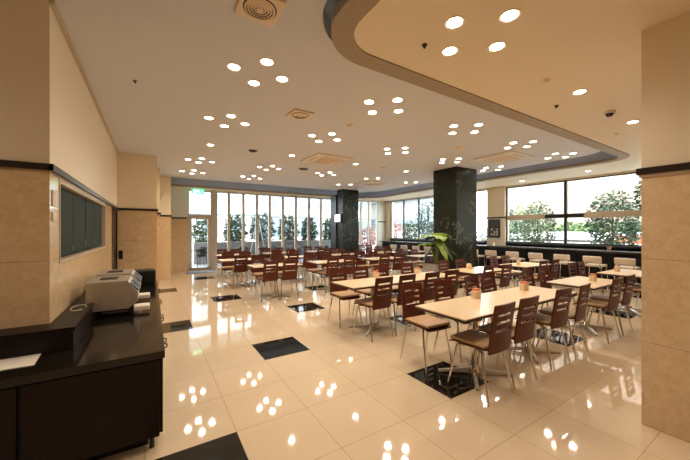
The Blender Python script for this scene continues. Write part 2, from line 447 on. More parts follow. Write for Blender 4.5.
# shuttered hatch in the left wall
h = thing('shutter_cabinet', 'long grey folding shutter set in the left marble wall above the counter', 'shutter', (-.62, RY0, RZ0))
L = RY1 - RY0; Hh = RZ1 - RZ0
m_ = MB(); m_.box(-.1, .006, 0, L, 0, .02); m_.box(-.1, .004, 0, L, Hh - .05, Hh); m_.box(-.1, .006, 0, .02, .02, Hh - .05); m_.box(-.1, .006, L - .02, L, .02, Hh - .05)
m_.build('frame', M['beigeframe'], h)
for k in range(4):
    a = .05 + k * (L - .1) / 4; b = a + (L - .1) / 4 - (.012 if k != 1 else .03)
    m_ = MB(); m_.bbox(-.07, -.035, a, b, .035, Hh - .055, .004)
    p = m_.build('shutter_leaf', M['shutter'], h)
    m_ = MB(); ky = b - .07 if k % 2 == 0 else a + .07
    if k in (1, 3): ky = b - .09
    if k in (1, 2): m_.bbox(-.035, -.02, ky - .015, ky + .015, .09, .16, .003)
    else: m_.bbox(-.035, -.022, ky - .012, ky + .012, .07, .11, .003)
    m_.build('latch', M['chrome'], p)
# dark door in the left wall
dd = MB(); dd.box(-.68, -.63, 7.06, 7.9, 0, TR - .06); dd.box(-.72, -.612, 7.0, 7.06, 0, TR); dd.box(-.72, -.612, 7.9, 7.96, 0, TR); dd.box(-.72, -.612, 7.06, 7.9, TR - .06, TR); o = struct('door_1', dd, M['black'])
MB().bbox(-.63, -.615, 7.1, 7.15, .95, 1.15, .004).build('door_handle', M['alu'], o)
m_ = MB().bbox(-.59, -.52, 7.94, 7.96, .9, 1.08, .004); tag(m_.build('wall_switch', M['black']), 'small dark switch plate on the marble wall beside the dark doorway', 'switch')
for z0_, z1_, lb in ((1.68, 1.8, 'upper of two pale plates imitating wall reflections, near end of the left wall'), (1.57, 1.635, 'lower of two pale plates imitating wall reflections, near end of the left wall')):
    tag(MB().bbox(-.62, -.612, 3.03, 3.16, z0_, z1_, .003).build('reflection_plate', M['trimlight']), lb, 'switch')  # pale plates stand in for glossy reflections on the marble
# ------------------------------------------------------------------ counter on the left
CH = .68
cab = thing('serving_counter', 'low dark wood serving counter with a polished dark top along the left wall', 'counter', (0, 0, 0))
m_ = MB(); m_.box(-3.6, .045, 2.45, 2.96, .1, CH - .05); m_.box(-.6, .045, 2.96, 5.83, .1, CH - .05); m_.build('carcass', M['cabwood'], cab)
m_ = MB(); m_.box(-3.6, -.02, 2.55, 2.9, .0, .1); m_.box(-.55, -.05, 2.9, 5.75, 0, .1); m_.build('plinth', M['black'], cab)
m_ = MB(); m_.prism([(-3.6, 2.42), (.075, 2.42), (.075, 5.9), (-.6, 5.9), (-.6, 2.965), (-3.6, 2.965)], CH - .05, CH); m_.build('worktop', M['counter'], cab)
for a, b in ((-3.55, -2.35), (-2.335, -1.5), (-1.485, -.645), (-.625, .043)):
    MB().bbox(a, b, 2.43, 2.452, .1, CH - .06, .003).build('front_panel', M['cabwood'], cab)
for k in range(8):
    a = 2.452 + k * .42; b = a + .414
    p = MB().bbox(.045, .064, a, b, .11, CH - .06, .003).build('cupboard_door', M['cabwood'], cab)
    hy = b - .065 if k % 2 == 0 else a + .065
    m_ = MB(); m_.tube([(.064, hy, .575), (.095, hy, .575), (.1, hy, .58), (.1, hy, .6), (.095, hy, .605), (.064, hy, .605)], .005, 6)
    m_.build('handle', M['black'], p)
for (x, y) in ((-.0, 2.5), (-.03, 5.75), (-1.6, 2.5)):
    m_ = MB(); m_.tube([(x, y, 0), (x, y, .1)], .016, 8); m_.build('leg', M['black'], cab)
lg = thing('raised_ledge', 'raised dark ledge at the back of the counter against the marble wall', 'ledge', (0, 0, CH))
m_ = MB(); m_.box(-3.6, -.46, 2.79, 2.975, 0, .13); m_.box(-.615, -.46, 2.975, 5.8, 0, .13); m_.build('ledge_body', M['cabwood'], lg)
m_ = MB(); m_.prism([(-3.6, 2.78), (-.45, 2.78), (-.45, 5.82), (-.615, 5.82), (-.615, 2.975), (-3.6, 2.975)], .13, .155); m_.build('ledge_top', M['cabwood'], lg)
# sheet of paper
pa = [at(-6, 372, CH), at(-6, 354.5, CH), at(44, 349.5, CH), at(34, 365.5, CH)]
m_ = MB(); m_.prism(pa, CH + .001, CH + .004); tag(m_.build('paper_sheet', M['paper']), 'white sheet of paper lying on the near end of the dark counter', 'paper')
# two steel machines on the counter
def machine(y, label, first):
    o = thing('steel_grill', label, 'appliance', (-.53, y, CH), 0, None)
    D = .46
    prof = [(.02, .07), (.34, .07), (.41, .13), (.415, .22), (.345, .32), (.32, .335), (.02, .335)]
    m_ = MB(); n = len(prof)
    vs = [(x, 0, z) for x, z in prof] + [(x, D, z) for x, z in prof]
    m_.add(vs, [tuple(range(n)), tuple(range(2 * n - 1, n - 1, -1))] + [(i, i + n, (i + 1) % n + n, (i + 1) % n) for i in range(n)])
    m_.build('body', M['steel'], o)
    m_ = MB(); m_.box(.015, .335, -.005, D + .005, .315, .338); m_.build('lid_rim', M['steel'], o)
    # display strip on the sloping front edge
    sl = Matrix.Translation((.382, 0, .272)) @ Matrix.Rotation(R(50), 4, 'Y')
    for (a, b) in ((.03, .2), (.25, .43)):
        m_ = MB(); m_.box(-.045, .045, a, b, -.003, .006, 0, sl); q = m_.build('display_window', M['black'], o)
        m_ = MB(); m_.box(-.055, -.045, a - .01, b + .01, -.003, .009, 0, sl); m_.box(.045, .055, a - .01, b + .01, -.003, .009, 0, sl)
        m_.build('display_bezel', M['chrome'], q)
    m_ = MB(); m_.bbox(.37, .51, .02, .17, .03, .075, .008); m_.build('drip_tray', M['ventwhite'], o)
    m_ = MB(); m_.box(.33, .38, .015, .205, .03, .12); m_.build('tray_bracket', M['black'], o)
    m_ = MB(); m_.box(.06, .36, .05, D - .05, .045, .075); m_.build('chassis', M['black'], o)
    for lx in (.07, .36):
        for ly in (.06, D - .06):
            MB().lathe([(.016, 0), (.013, .05)], (lx, ly, 0), 10).build('foot', M['black'], o)
    m_ = MB(); m_.box(.1, .24, .16, .34, .338, .343); m_.build('top_grille', M['ventdark'], o)
    return o
machine(3.6, 'nearer of the two stainless steel machines on the dark counter', True)
machine(4.22, 'farther of the two stainless steel machines on the dark counter', False)
o = thing('coffee_maker', 'black box-shaped machine at the far end of the dark counter', 'appliance', (-.25, 5.45, CH))
MB().bbox(-.12, .3, 0, .32, 0.02, .22, .02).build('body', M['black'], o); MB().box(-.1, .28, .02, .3, 0, .02).build('base', M['black'], o)
o = thing('cable_coil', 'thin wire lying on the ledge beside the nearer steel machine', 'cable', (-.53, 3.42, CH + .155))
m_ = MB(); m_.tube([(.0 + .05 * math.cos(a), .12 * math.sin(a), .006) for a in [k * .5 for k in range(12)]], .004, 6); m_.build('wire', M['trimlight'], o)
# ------------------------------------------------------------------ chairs
def make_chair(label):
    o = thing('dining_chair', label, 'chair')
    W = .40
    # backrest: bent plywood with three slots
    def fn(u, v):
        z = .425 + v * .435; y = -.19 - .06 * v ** 1.2 - .018 * (1 - (u / .2) ** 2)
        wv = 1 - .04 * v
        return (u * wv, y, z), Vector((.12 * u / .2, 1, .18)).normalized()
    us = [u_ * .84 for u_ in (-.2, -.192, -.14, -.1, -.05, 0, .05, .1, .135, .192, .2)]
    vs = [0, .06, .2, .36, .44, .50, .60, .66, .76, .82, .93, .985, 1]
    slot = {4, 6, 8}
    def keep(i, j):
        if j in (4, 6, 8) and 2 <= i <= 7: return False
        if (i in (0, 9)) and j in (0, 11): return False
        return True
    MB().sheet(fn, us, vs, keep, .014).build('backrest', M['wood'], o)
    def fs_(u, v):
        y = -.19 + v * .40; z = .448 + .012 * (v - .5) ** 2 * 4 - (.03 * max(0, v - .85) / .15) + .006 * (u / .2) ** 2
        return (u, y, z), Vector((0, 0, 1))
    us2 = [u_ * .9 for u_ in (-.2, -.18, -.1, 0, .1, .18, .2)]; vs2 = [0, .05, .2, .4, .6, .8, .9, .96, 1]
    MB().sheet(fs_, us2, vs2, lambda i, j: not (i in (0, 5) and j in (0, 7)), .014).build('seat', M['wood'], o)
    m_ = MB(); m_.bbox(-.17, .17, -.165, .2, .458, .49, .014, seg=3); m_.build('cushion', M['cushion'], o, smooth=True)
    for sx in (-1, 1):
        for (yt, yb) in ((.12, .205), (-.13, -.215)):
            m_ = MB(); m_.tube([(sx * .13, yt * .4, .43), (sx * .155, yt, .423), (sx * .165, yt * 1.05, .395), (sx * .195, yb, 0.002)], .0105, 8)
            m_.build('leg', M['chrome'], o, smooth=True)
    m_ = MB(); m_.box(-.14, .14, -.06, -.04, .423, .438); m_.box(-.14, .14, .04, .06, .423, .438); m_.box(-.02, .02, -.04, .04, .423, .438); m_.build('seat_frame', M['chrome'], o)
    return o
proto_chair = make_chair('x'); used = [False]
def chair(x, y, face, label, group):
    jx = random.uniform(-.025, .025); jy = random.uniform(-.03, .03); ja = R(random.uniform(-4, 4))
    rz = (0 if face > 0 else PI) + ja
    if not used[0]:
        used[0] = True; snap(proto_chair); o = proto_chair; o.location = (x + jx, y + jy, 0); o.rotation_euler = (0, 0, rz); o['label'] = label; o['group'] = group
        return o
    return dup(proto_chair, (x + jx, y + jy, 0), rz, label, group)
# ------------------------------------------------------------------ tables
def make_table(label, L_=1.1, W_=.6):
    o = thing('dining_table', label, 'table')
    m_ = MB(); m_.box(-L_ / 2, L_ / 2, -W_ / 2, W_ / 2, .712, .722)
    m_.build('tabletop', M['top'], o)
    m_ = MB(); m_.bbox(-L_ / 2, L_ / 2, -W_ / 2, W_ / 2, .69, .712, .004); m_.build('edge_band', M['edge'], o)
    m_ = MB(); m_.tube([(0, 0, .05), (0, 0, .67)], .032, 16); m_.build('column', M['chrome'], o, smooth=True)
    m_ = MB(); m_.box(-.18, .18, -.18, .18, .672, .69); m_.lathe([(.08, .655), (.08, .672)], seg=16); m_.build('mounting_plate', M['black'], o)
    m_ = MB(); m_.lathe([(.06, .02), (.06, .06), (.04, .09)], seg=16); m_.build('hub', M['chrome'], o, smooth=True)
    for k in range(4):
        a = R(38 if k % 2 == 0 else 142) + (PI if k > 1 else 0)
        a = [R(40), R(140), R(220), R(320)][k]
        mt = Matrix.Rotation(a, 4, 'Z')
        n = [(.03, .02, .065, .026), (.22, .015, .045, .022), (.36, .006, .026, .019)]
        vs = []
        for (r, zb, zt, hw) in n: vs += [mt @ Vector((r, -hw, zb)), mt @ Vector((r, hw, zb)), mt @ Vector((r, hw * .7, zt)), mt @ Vector((r, -hw * .7, zt))]
        fs = []
        for i in range(2):
            for q in range(4): fs.append((i * 4 + q, i * 4 + (q + 1) % 4, i * 4 + 4 + (q + 1) % 4, i * 4 + 4 + q))
        fs += [(0, 1, 2, 3), (8, 9, 10, 11)]
        m_ = MB(); m_.add(vs, fs); f_ = m_.build('foot', M['steel'], o)
        e = mt @ Vector((.345, 0, 0))
        MB().lathe([(.016, 0), (.016, .012)], (e.x, e.y, 0), 10).build('foot_pad', M['black'], f_)
    return o
proto_table = make_table('x'); tused = [False]
def table(x, y, label):
    if not tused[0]:
        tused[0] = True; snap(proto_table); o = proto_table; o.location = (x, y, 0); o['label'] = label; o['group'] = 'dining tables in rows'; return o
    return dup(proto_table, (x, y, 0), 0, label, 'dining tables in rows')
ORD = ['first', 'second', 'third', 'fourth', 'fifth', 'sixth']
rows = [ # row name, centre y, table x starts, near chairs, far chairs
 ('front row', 1.98, [(2.3, [2.62, 3.1], [2.66, 3.18]), (3.4, [3.86, 4.36], [3.82, 4.25]), (5.06, [5.33, 5.82], [5.3, 5.82]), (6.95, [7.2, 7.68], [7.0, 7.42])], .44),
 ('second row', 3.72, [(2.3, [2.66, 3.14], [2.66, 3.13]), (3.4, [3.62, 4.12], [3.6, 4.22]), (4.95, [5.15, 5.7], [5.33, 5.86]), (6.72, [7.1, 7.58], [7.2, 7.64])], .5),
 ('third row', 6.72, [(1.82, [2.12, 2.57], [2.2, 2.7]), (3.3, [3.62, 4.08], [3.6, 4.1]), (4.95, [5.22, 5.68], [5.25, 5.7]), (6.68, [6.95, 7.45], [7.0, 7.5])], .46),
 ('fourth row', 8.5, [(1.5, [1.95, 2.38], [1.8, 2.3]), (3.08, [3.35, 3.82], [3.3, 3.85]), (4.8, [5.1, 5.58], [5.1, 5.6]), (6.6, [6.85, 7.35], [6.9, 7.4])], .46),
 ('back row', 10.3, [(1.7, [2.0, 2.45], [2.0, 2.45]), (3.25, [3.5, 4.0], [3.5, 4.0]), (4.9, [5.2, 5.65], [5.2, 5.65]), (7.5, [7.78, 8.25], [7.78, 8.25])], .46),
]
for ri, (rn, yc, tabs, off) in enumerate(rows):
    for ti, (x0, near, far) in enumerate(tabs):
        pos = ['leftmost', 'second', 'third', 'rightmost'][ti]
        tl = '%s table' % pos if pos in ('leftmost', 'rightmost') else '%s table from left' % pos
        where = {0: 'in the front row, nearest the camera', 4: 'in the back row, along the far glass wall'}.get(ri, 'in the %s from the camera' % rn)
        table(x0 + .55, yc, '%s %s, pale top' % (tl, where))
        for side, lst, fc in (('near', near, 1), ('far', far, -1)):
            for k, cx in enumerate(lst):
                yy = yc - fc * (off - .02 if fc > 0 else off + .1)
                if ri == 0 and fc > 0: yy = yc - .2
                elif fc > 0: yy = yc - .22
                else: yy = yc + .46
                chair(cx, yy, fc, 'dark slatted chair, %s seat, %s side of %s, %s' % ('left' if k == 0 else 'right', side, tl, rn), 'dining chairs, %s' % rn)
# napkin holders
def holder(u, v, label, kind):
    x, y = at(u, v, .722)
    o = thing('napkin_holder', label, 'napkin holder', (x, y, .722), R(random.uniform(-20, 20)), 'napkin holders on the tables')
    MB().bbox(-.045, .045, -.035, .035, 0, .085, .006).build('holder_box', M['napbox'], o)
    m_ = MB()
    for k in range(7):
        a = k * 2.3; r = .012 + .003 * k
        m_.bbox(-.02, .02, -.004, .004, 0, .04, .003, mat=Matrix.Translation((r * math.cos(a), r * math.sin(a) * .7, .075)) @ Matrix.Rotation(a, 4, 'Z') @ Matrix.Rotation(R(18), 4, 'X'))
    m_.build('napkins', M['orange'] if kind else M['cream'], o)
holder(524, 290, 'beige napkin holder with orange tissues on the second table from left, front row', 1)
holder(476, 298, 'beige napkin holder with orange tissues on the leftmost table, front row', 1)
holder(376, 277.5, 'small napkin holder on the leftmost table, second row', 1)
holder(417, 273.5, 'small napkin holder on the second table from left, second row', 1)
holder(469, 269, 'small pale napkin holder on the third table from left, second row', 0)
holder(593, 281, 'tall beige napkin holder on the third table from left, front row', 1)
holder(617, 271.5, 'pale napkin holder on the rightmost table, front row', 0)
holder(518.5, 265, 'pale napkin holder on the rightmost table, second row', 0)
# ------------------------------------------------------------------ bar along the right wall
b = thing('bar_counter', 'long dark bar counter under the right hand windows', 'bar counter')
MB().box(9.82, XR - .16, .6, 12.0, 0, .93).build('bar_front', M['barfront'], b)
MB().bbox(9.68, XR - .15, .55, 12.05, .93, .98, .006).build('bar_top', M['bartop'], b)
for k in range(9):
    MB().box(9.76, 9.82, 1.0 + k * 1.33, 1.05 + k * 1.33, 0, .93).build('bar_bracket', M['barfront'], b)
def make_stool():
    o = thing('bar_stool', 'x', 'bar stool')
    MB().bbox(-.18, .2, -.19, .19, .60, .66, .03, seg=3).build('seat', M['stool'], o, smooth=True)
    m_ = MB(); tl = Matrix.Translation((-.2, 0, .78)) @ Matrix.Rotation(R(-8), 4, 'Y')
    m_.bbox(-.03, .03, -.19, .19, -.085, .085, .028, mat=tl, seg=3); m_.build('backrest', M['stool'], o, smooth=True)
    for s in (-1, 1):
        m_ = MB(); m_.tube([(-.18, s * .15, .58), (-.2, s * .15, .72)], .012, 8); m_.build('back_post', M['chrome'], o)
        for q in (-1, 1):
            m_ = MB(); m_.tube([(q * .16, s * .17, .60), (q * .21, s * .22, .002)], .012, 8); m_.build('leg', M['chrome'], o)
    m_ = MB()
    c4 = [(-.2, -.21), (.2, -.21), (.2, .21), (-.2, .21)]
    for i in range(4): m_.tube([c4[i] + (.2,), c4[(i + 1) % 4] + (.2,)], .009, 8)
    m_.build('footrest', M['chrome'], o)
    return o
st = make_stool(); snap(st)
sy = [2.49, 3.11, 3.77, 4.43, 5.09, 5.78, 6.42, 7.09, 7.76, 8.43, 9.08, 9.78, 10.45]
for k, y in enumerate(sy):
    lb = 'white low-backed bar stool at the bar, %s from the right pier' % (['first', 'second', 'third', 'fourth', 'fifth', 'sixth', 'seventh', 'eighth', 'ninth', 'tenth', 'eleventh', 'twelfth', 'thirteenth'][k])
    if k == 0: st.location = (9.4, y, 0); st['label'] = lb; st['group'] = 'bar stools along the bar'
    else: dup(st, (9.4, y, 0), 0, lb, 'bar stools along the bar')
def pot(x, y, z, label, s=1.0):
    o = thing('potted_plant', label, 'potted plant', (x, y, z))
    MB().lathe([(.035 * s, 0), (.05 * s, .1 * s), (.052 * s, .1 * s)], seg=14).build('pot', M['pink'], o, smooth=True)
    foliage('leaves', (0, 0, .14 * s), (.07 * s, .07 * s, .05 * s), 40, .03, 'bushleaf', o)
def foliage(name, c, r, n, size, mat, parent=None, flat=.6):
    m_ = MB(); m_.flat = True; rnd = random.Random(int(abs(c[0] * 31 + c[1] * 17 + n)))
    for k in range(int(n * 1.6)):
        d = Vector((rnd.gauss(0, 1), rnd.gauss(0, 1), rnd.gauss(0, 1))).normalized() * rnd.uniform(.35, 1) ** .6
        p = Vector((c[0] + d.x * r[0], c[1] + d.y * r[1], c[2] + d.z * r[2]))
        a = Vector((rnd.uniform(-1, 1), rnd.uniform(-1, 1), rnd.uniform(-.6, .6))).normalized(); b = a.orthogonal().normalized()
        b.rotate(Matrix.Rotation(rnd.uniform(0, 6.28), 3, a)); s_ = size * rnd.uniform(.6, 1.3)
        nn = a.cross(b) * s_ * .15
        m_.add([p - a * s_, p + b * s_ * .4 + nn, p + a * s_, p - b * s_ * .4 + nn], [(0, 1, 2), (0, 2, 3)])
    return m_.build(name, M[mat], parent)
pot(10.2, on_x(609, 10.2), .98, 'small pink pot with a sprig on the bar near the right pier')
o = thing('napkin_holder', 'small pale holder on the bar in front of the framed picture', 'napkin holder', (9.95, on_x(493, 9.95), .98)); MB().bbox(-.04, .04, -.04, .04, 0, .07, .006).build('holder_box', M['napbox'], o); MB().box(-.02, .02, -.03, .03, .07, .1).build('napkins', M['cream'], o)
# framed picture on the right pillar
pc = thing('framed_picture', 'dark framed poster with white shapes on the pillar between the right windows', 'picture', (XR - .06, 0, 0))
y0, y1 = on_x(500, XR - .07), on_x(488.5, XR - .07)
m_ = MB(); m_.box(-.03, 0, y0, y1, 1.24, 1.29); m_.box(-.03, 0, y0, y1, 1.84, 1.89); m_.box(-.03, 0, y0, y0 + .05, 1.29, 1.84); m_.box(-.03, 0, y1 - .05, y1, 1.29, 1.84); m_.build('frame', M['trimdark'], pc)
m_ = MB(); m_.box(-.015, -.001, y0 + .05, y1 - .05, 1.29, 1.84); m_.build('print', P('poster_dark', rgb(74, 66, 60), .5, noise=.3, nscale=12), pc)
m_ = MB()
for r_ in range(3):
    for q in range(3):
        ya = y0 + .075 + q * (y1 - y0 - .13) / 3; zb = 1.33 + r_ * .09
        if (r_ + q) % 4 != 3: m_.box(-.018, -.0155, ya, ya + .055, zb, zb + .055)
m_.build('poster_marks', M['paper'], pc)
# ------------------------------------------------------------------ big plant by the near column
px, py = 5.72, 4.98
pl = thing('potted_banana_plant', 'tall broad-leaved green plant in a grey planter beside the near black column', 'plant', (px, py, 0))
m_ = MB(); m_.prism([(-.24, -.2), (.22, -.2), (.22, .2), (-.24, .2)], 0, .72); m_.build('planter', M['planter'], pl)
MB().box(-.21, .19, -.17, .17, .70, .73).build('soil', M['soil'], pl)
m_ = MB()
for k, (dx, dy, h_) in enumerate(((0, 0, 1.5), (.05, .04, 1.38), (-.04, .05, 1.2), (-.02, -.06, 1.25))): m_.tube([(dx * .3, dy * .3, .7), (dx, dy, .7 + (h_ - .7) * .5), (dx * 1.8, dy * 1.8, h_ - .08)], [.03, .022, .012], 8)
m_.build('stems', M['stem'], pl, smooth=True)
def leaf(base, d, length, width, droop, mat, fold=.25):
    d = Vector(d).normalized(); side = d.cross(Vector((0, 0, 1))).normalized(); us = [-1, -.6, -.25, 0, .25, .6, 1]; vs = [k / 10 for k in range(11)]
    def fn(u, v):
        wv = width * math.sin(PI * min(1, v * .92 + .05)) ** .7 * (1 - .3 * v)
        p = Vector(base) + Vector((d.x, d.y, 0)) * length * v + Vector((0, 0, d.z * length * v - droop * v * v + .02 * math.sin(v * 23) * abs(u)))
        p += side * u * wv / 2 + Vector((0, 0, -fold * wv * .5 * abs(u)))
        return p, Vector((0, 0, 1))
    MB().sheet(fn, us, vs, lambda i, j: True, .004).build('leaf', M[mat], pl, smooth=True)
rx, ry = cA, -sA                               # picture-right on the floor plan
leaf((-.05, 0, 1.42), (rx, ry, .3), .42, .5, .2, 'leaf', .18)
leaf((.0, 0, 1.42), (-rx, -ry, .15), .48, .46, .2, 'leaf', .18)
leaf((0, 0, 1.43), (-.35, -.8, .15), .4, .4, .22, 'leaf', .2)
leaf((.08, .02, 1.3), (rx, ry + .2, .3), .56, .36, .22, 'leafdark')
leaf((-.03, 0, 1.2), (-rx, -ry - .3, .1), .46, .3, .1, 'leaf')
leaf((0, 0, 1.3), (-.1, -.9, .02), .35, .3, .5, 'leaf')
leaf((.05, 0, 1.25), (.3, -.9, .05), .36, .3, .45, 'leafdark')
leaf((.02, .05, 1.35), (.3, .8, .2), .45, .3, .2, 'leafdark')
leaf((.05, .0, 1.15), (rx, ry - .2, .1), .45, .3, .3, 'leafdark')
leaf((-.05, 0, 1.1), (-rx, -ry, .0), .3, .26, .35, 'leafdark')
# ------------------------------------------------------------------ ceiling fixtures
def make_down():
    o = thing('downlight', 'x', 'ceiling light')
    MB().lathe([(.058, -.001), (.072, -.006), (.072, 0), (.058, 0)], seg=20).build('trim_ring', M['ventwhite'], o, smooth=True)
    MB().lathe([(.053, -.004), (.053, -.001)], seg=20).build('lens', M['lamp'], o)
    ld = bpy.data.lights.new('downlight_beam', 'SPOT'); ld.energy = SPOT; ld.color = (1.0, .925, .81); ld.spot_size = R(150); ld.spot_blend = .8; ld.shadow_soft_size = .06
    l = bpy.data.objects.new('beam', ld); col.objects.link(l); l.parent = o; l.location = (0, 0, -.03)
    return o
SPOT = 15
dl = make_down(); snap(dl); dn = [0]
def down(u, v, H, label, group):
    x, y = at(u, v, H)
    if dn[0] == 0: o = dl; o.location = (x, y, H); o['label'] = label; o['group'] = group
    else: o = dup(dl, (x, y, H), 0, label, group)
    dn[0] += 1
clusters = [
 ('the big four-lamp cluster nearest the camera at left', [(234, 67), (267, 62), (254, 83), (282, 79)]),
 ('the four-lamp cluster behind the big left one', [(209, 118), (231, 116), (224.5, 126), (245, 124)]),
 ('the third four-lamp cluster along the left side', [(188, 159.5), (202, 158.5), (198.5, 162.5), (212, 162)]),
 ('the farthest four-lamp cluster at the left', [(182, 171), (194, 170.3), (192, 173.5), (203, 173)]),
 ('the four-lamp cluster in front of the beige cassette', [(312, 135.5), (332, 134), (318.6, 141.3), (337, 139.8)]),
 ('the four-lamp cluster near the curved ceiling corner', [(369, 102), (397.5, 100), (372.5, 112.5), (398.5, 111)]),
 ('the four-lamp cluster behind the curved corner one', [(387, 149), (405, 148), (388, 153.5), (405.5, 152.5)]),
 ('the four-lamp cluster before the far left windows', [(259.6, 167), (272.5, 166), (266, 169.7), (278.5, 169)]),
 ('the farthest four-lamp cluster before the glass wall', [(243, 176.5), (254, 176), (249, 179), (260, 178.6)]),
 ('the four-lamp cluster behind the beige cassette', [(317.8, 173), (330, 172.4), (321.7, 175.4), (333.8, 174.7)]),
 ('the four-lamp cluster above the front row of tables', [(453.8, 126), (478.6, 124.8), (452.5, 133.2), (474.4, 132)]),
 ('the four-lamp cluster at the right end of the tray', [(513.4, 142.9), (533.2, 141.6), (507.6, 147.9), (526.9, 146.6)]),
 ('the four-lamp cluster above the near black column', [(442.9, 159.5), (458.8, 158.7), (442, 162.6), (457, 162)]),
 ('the four-lamp cluster nearest the right windows', [(555.5, 153.8), (573, 153.4), (548, 158), (565.5, 157)]),
 ('the four-lamp cluster right of the near black column', [(486, 168), (501, 166.5), (483, 170.4), (498, 169.8)]),
]
q4 = ['upper left', 'upper right', 'lower left', 'lower right']
for nm, pts in clusters:
    for k, (u, v) in enumerate(pts): down(u, v, HT, 'round recessed downlight, %s of %s' % (q4[k], nm), 'round recessed downlights')
for k, (u, v) in enumerate([(338.4, 184.6), (350.7, 184.6)]): down(u, v, HT, 'round downlight, %s of the pair before the far black column' % ['left', 'right'][k], 'round recessed downlights')
for k, (u, v) in enumerate([(406, 182.5), (416, 182.2)]): down(u, v, HT, 'round downlight, %s of the pair left of the near black column' % ['left', 'right'][k], 'round recessed downlights')
for k, (u, v) in enumerate([(366, 178.6), (378, 178.2)]): down(u, v, HT, 'round downlight, %s of the pair above the far cassette' % ['left', 'right'][k], 'round recessed downlights')
for (u, v, lb) in [(210.5, 145, 'single round downlight between two left clusters'), (292, 155.6, 'single round downlight left of the large beige cassette'), (355.5, 164, 'single round downlight right of the large beige cassette'), (406, 171.3, 'single round downlight left of the near black column top')]:
    down(u, v, HT, lb, 'round recessed downlights')
for k, (u, v) in enumerate([(454.6, 22.5), (509.8, 15.7), (449.9, 51), (497, 46.5)]): down(u, v, HS, 'round downlight, %s of the four on the warm lower ceiling' % q4[k], 'downlights in the lower ceiling')
for (u, v, lb) in [(579.6, 92, 'single downlight in the lower ceiling above the right pier side'), (632.8, 122, 'single downlight in the lower ceiling beside the right pier'), (588, 171, 'single downlight in the lower ceiling above the right window'), (522, 181, 'single downlight in the lower ceiling above the bar')]:
    down(u, v, HS, lb, 'downlights in the lower ceiling')
# unseen downlights added outside the view to brighten near floor, walls and soffit
for (x, y) in ((.0, .2), (-1.6, .8), (-1.2, 1.5), (-2.6, 1.5), (3.0, -1.2), (1.9, -1.6), (5.6, 0.2), (6.2, .2), (8.4, .9), (0, -2.4)):
    H = HS if x > 1.3 else HT
    o = dup(dl, (x, y, H), 0, 'unseen round downlight added outside the view to brighten the near room', 'added downlights outside the view')
# vents and cassettes
def round_vent(u, v, H, s, label):
    x, y = at(u, v, H)
    o = thing('ceiling_vent', label, 'vent', (x, y, H), 0)
    m_ = MB(); m_.bbox(-s, s, -s, s, -.022, -.001, .006); m_.build('vent_plate', M['vent'], o)
    m_ = MB(); m_.lathe([(s * .8, -.0235), (s * .8, -.0225)], seg=28); d_ = m_.build('vent_opening', M['ventdark'], o)
    for k, rr in enumerate((.74, .6, .46, .32)):
        m_ = MB(); m_.lathe([(s * (rr - .1), -.034), (s * rr, -.028), (s * rr, -.025), (s * (rr - .1), -.031), (s * (rr - .1), -.034)], seg=28, cap=False); m_.build('ring_blade', M['vent'], d_, smooth=True)
    m_ = MB(); m_.lathe([(.001, -.04), (s * .18, -.036), (s * .18, -.03)], seg=20); m_.build('centre_disc', M['vent'], d_)
round_vent(260, 6, HT, .15, 'square ceiling vent with round louvres at the top of the view')
round_vent(300, 114, HT, .15, 'small square ceiling vent with round centre above the middle floor')
def cassette(u, v, H, s, label, s2=None):
    x, y = at(u, v, H); o = thing('air_conditioner', label, 'air conditioner', (x, y, H))
    MB().bbox(-s, s, -s, s, -.028, -.001, .01).build('cassette_panel', M['ventwhite'], o)
    m_ = MB(); g = s * .52; m_.box(-g, g, -g, g, -.034, -.028); gr = m_.build('grille', M['vent'], o)
    m_ = MB()
    for k in range(9): yy = -g + g * 2 * (k + .5) / 9; m_.box(-g * .95, g * .95, yy - .008, yy + .008, -.038, -.034)
    m_.build('grille_slats', M['napbox'], gr)
    for k in range(4):
        mt = Matrix.Rotation(k * PI / 2, 4, 'Z'); m_ = MB(); m_.box(-g, g, s * .72, s * .82, -.031, -.028, 0, mt); m_.build('air_slot', M['beigeframe'], o)
cassette(326.5, 159.3, HT, .45, 'large beige cassette air conditioner in the middle of the ceiling')
cassette(503, 157.5, HT, .45, 'cassette air conditioner behind the right end clusters')
cassette(373, 183.2, HT, .42, 'farthest cassette air conditioner left of the near black column')
def disc(u, v, H, r, label, mat='vent', name='speaker_grille'):
    x, y = at(u, v, H); o = thing(name, label, 'ceiling fitting', (x, y, H))
    MB().lathe([(r * .9, -.012), (r, -.006), (r, -.001)], seg=20).build('disc_plate', M[mat], o)
    MB().lathe([(r * .45, -.03), (r * .6, -.012)], seg=16).build('disc_centre', M[mat], o)
disc(252.8, 150.6, HT, .09, 'dark small round fitting between left clusters', 'bench')
disc(303.5, 168.8, HT, .13, 'dark round ceiling fitting behind the large cassette', 'bench')
disc(382, 167.4, HT, .11, 'round beige ceiling fitting behind the large cassette, right side')
disc(350, 125, HT, .05, 'small smoke detector in front of the large cassette', 'vent', 'smoke_detector')
disc(458.5, 147.5, HT, .09, 'round beige ceiling fitting in front of near black column')
disc(135, 80.5, HT, .018, 'tiny sprinkler head in the upper left ceiling', 'bench', 'sprinkler_head')
disc(424.5, 44.5, HS, .022, 'tiny sprinkler head beside the four lower ceiling lamps', 'bench', 'sprinkler_head')
disc(556.5, 105.5, HS, .022, 'tiny sprinkler head in the lower ceiling left of the camera dome', 'bench', 'sprinkler_head')
disc(546.5, 79.5, HS, .035, 'faint round detector in the lower ceiling', 'soffit', 'smoke_detector')
disc(616.5, 133.5, HS, .04, 'faint round detector near the right pier', 'soffit', 'smoke_detector')
x, y = at(609.5, 111.5, HS); o = thing('camera_dome', 'dark security camera dome on the lower ceiling by the right pier', 'security camera', (x, y, HS))
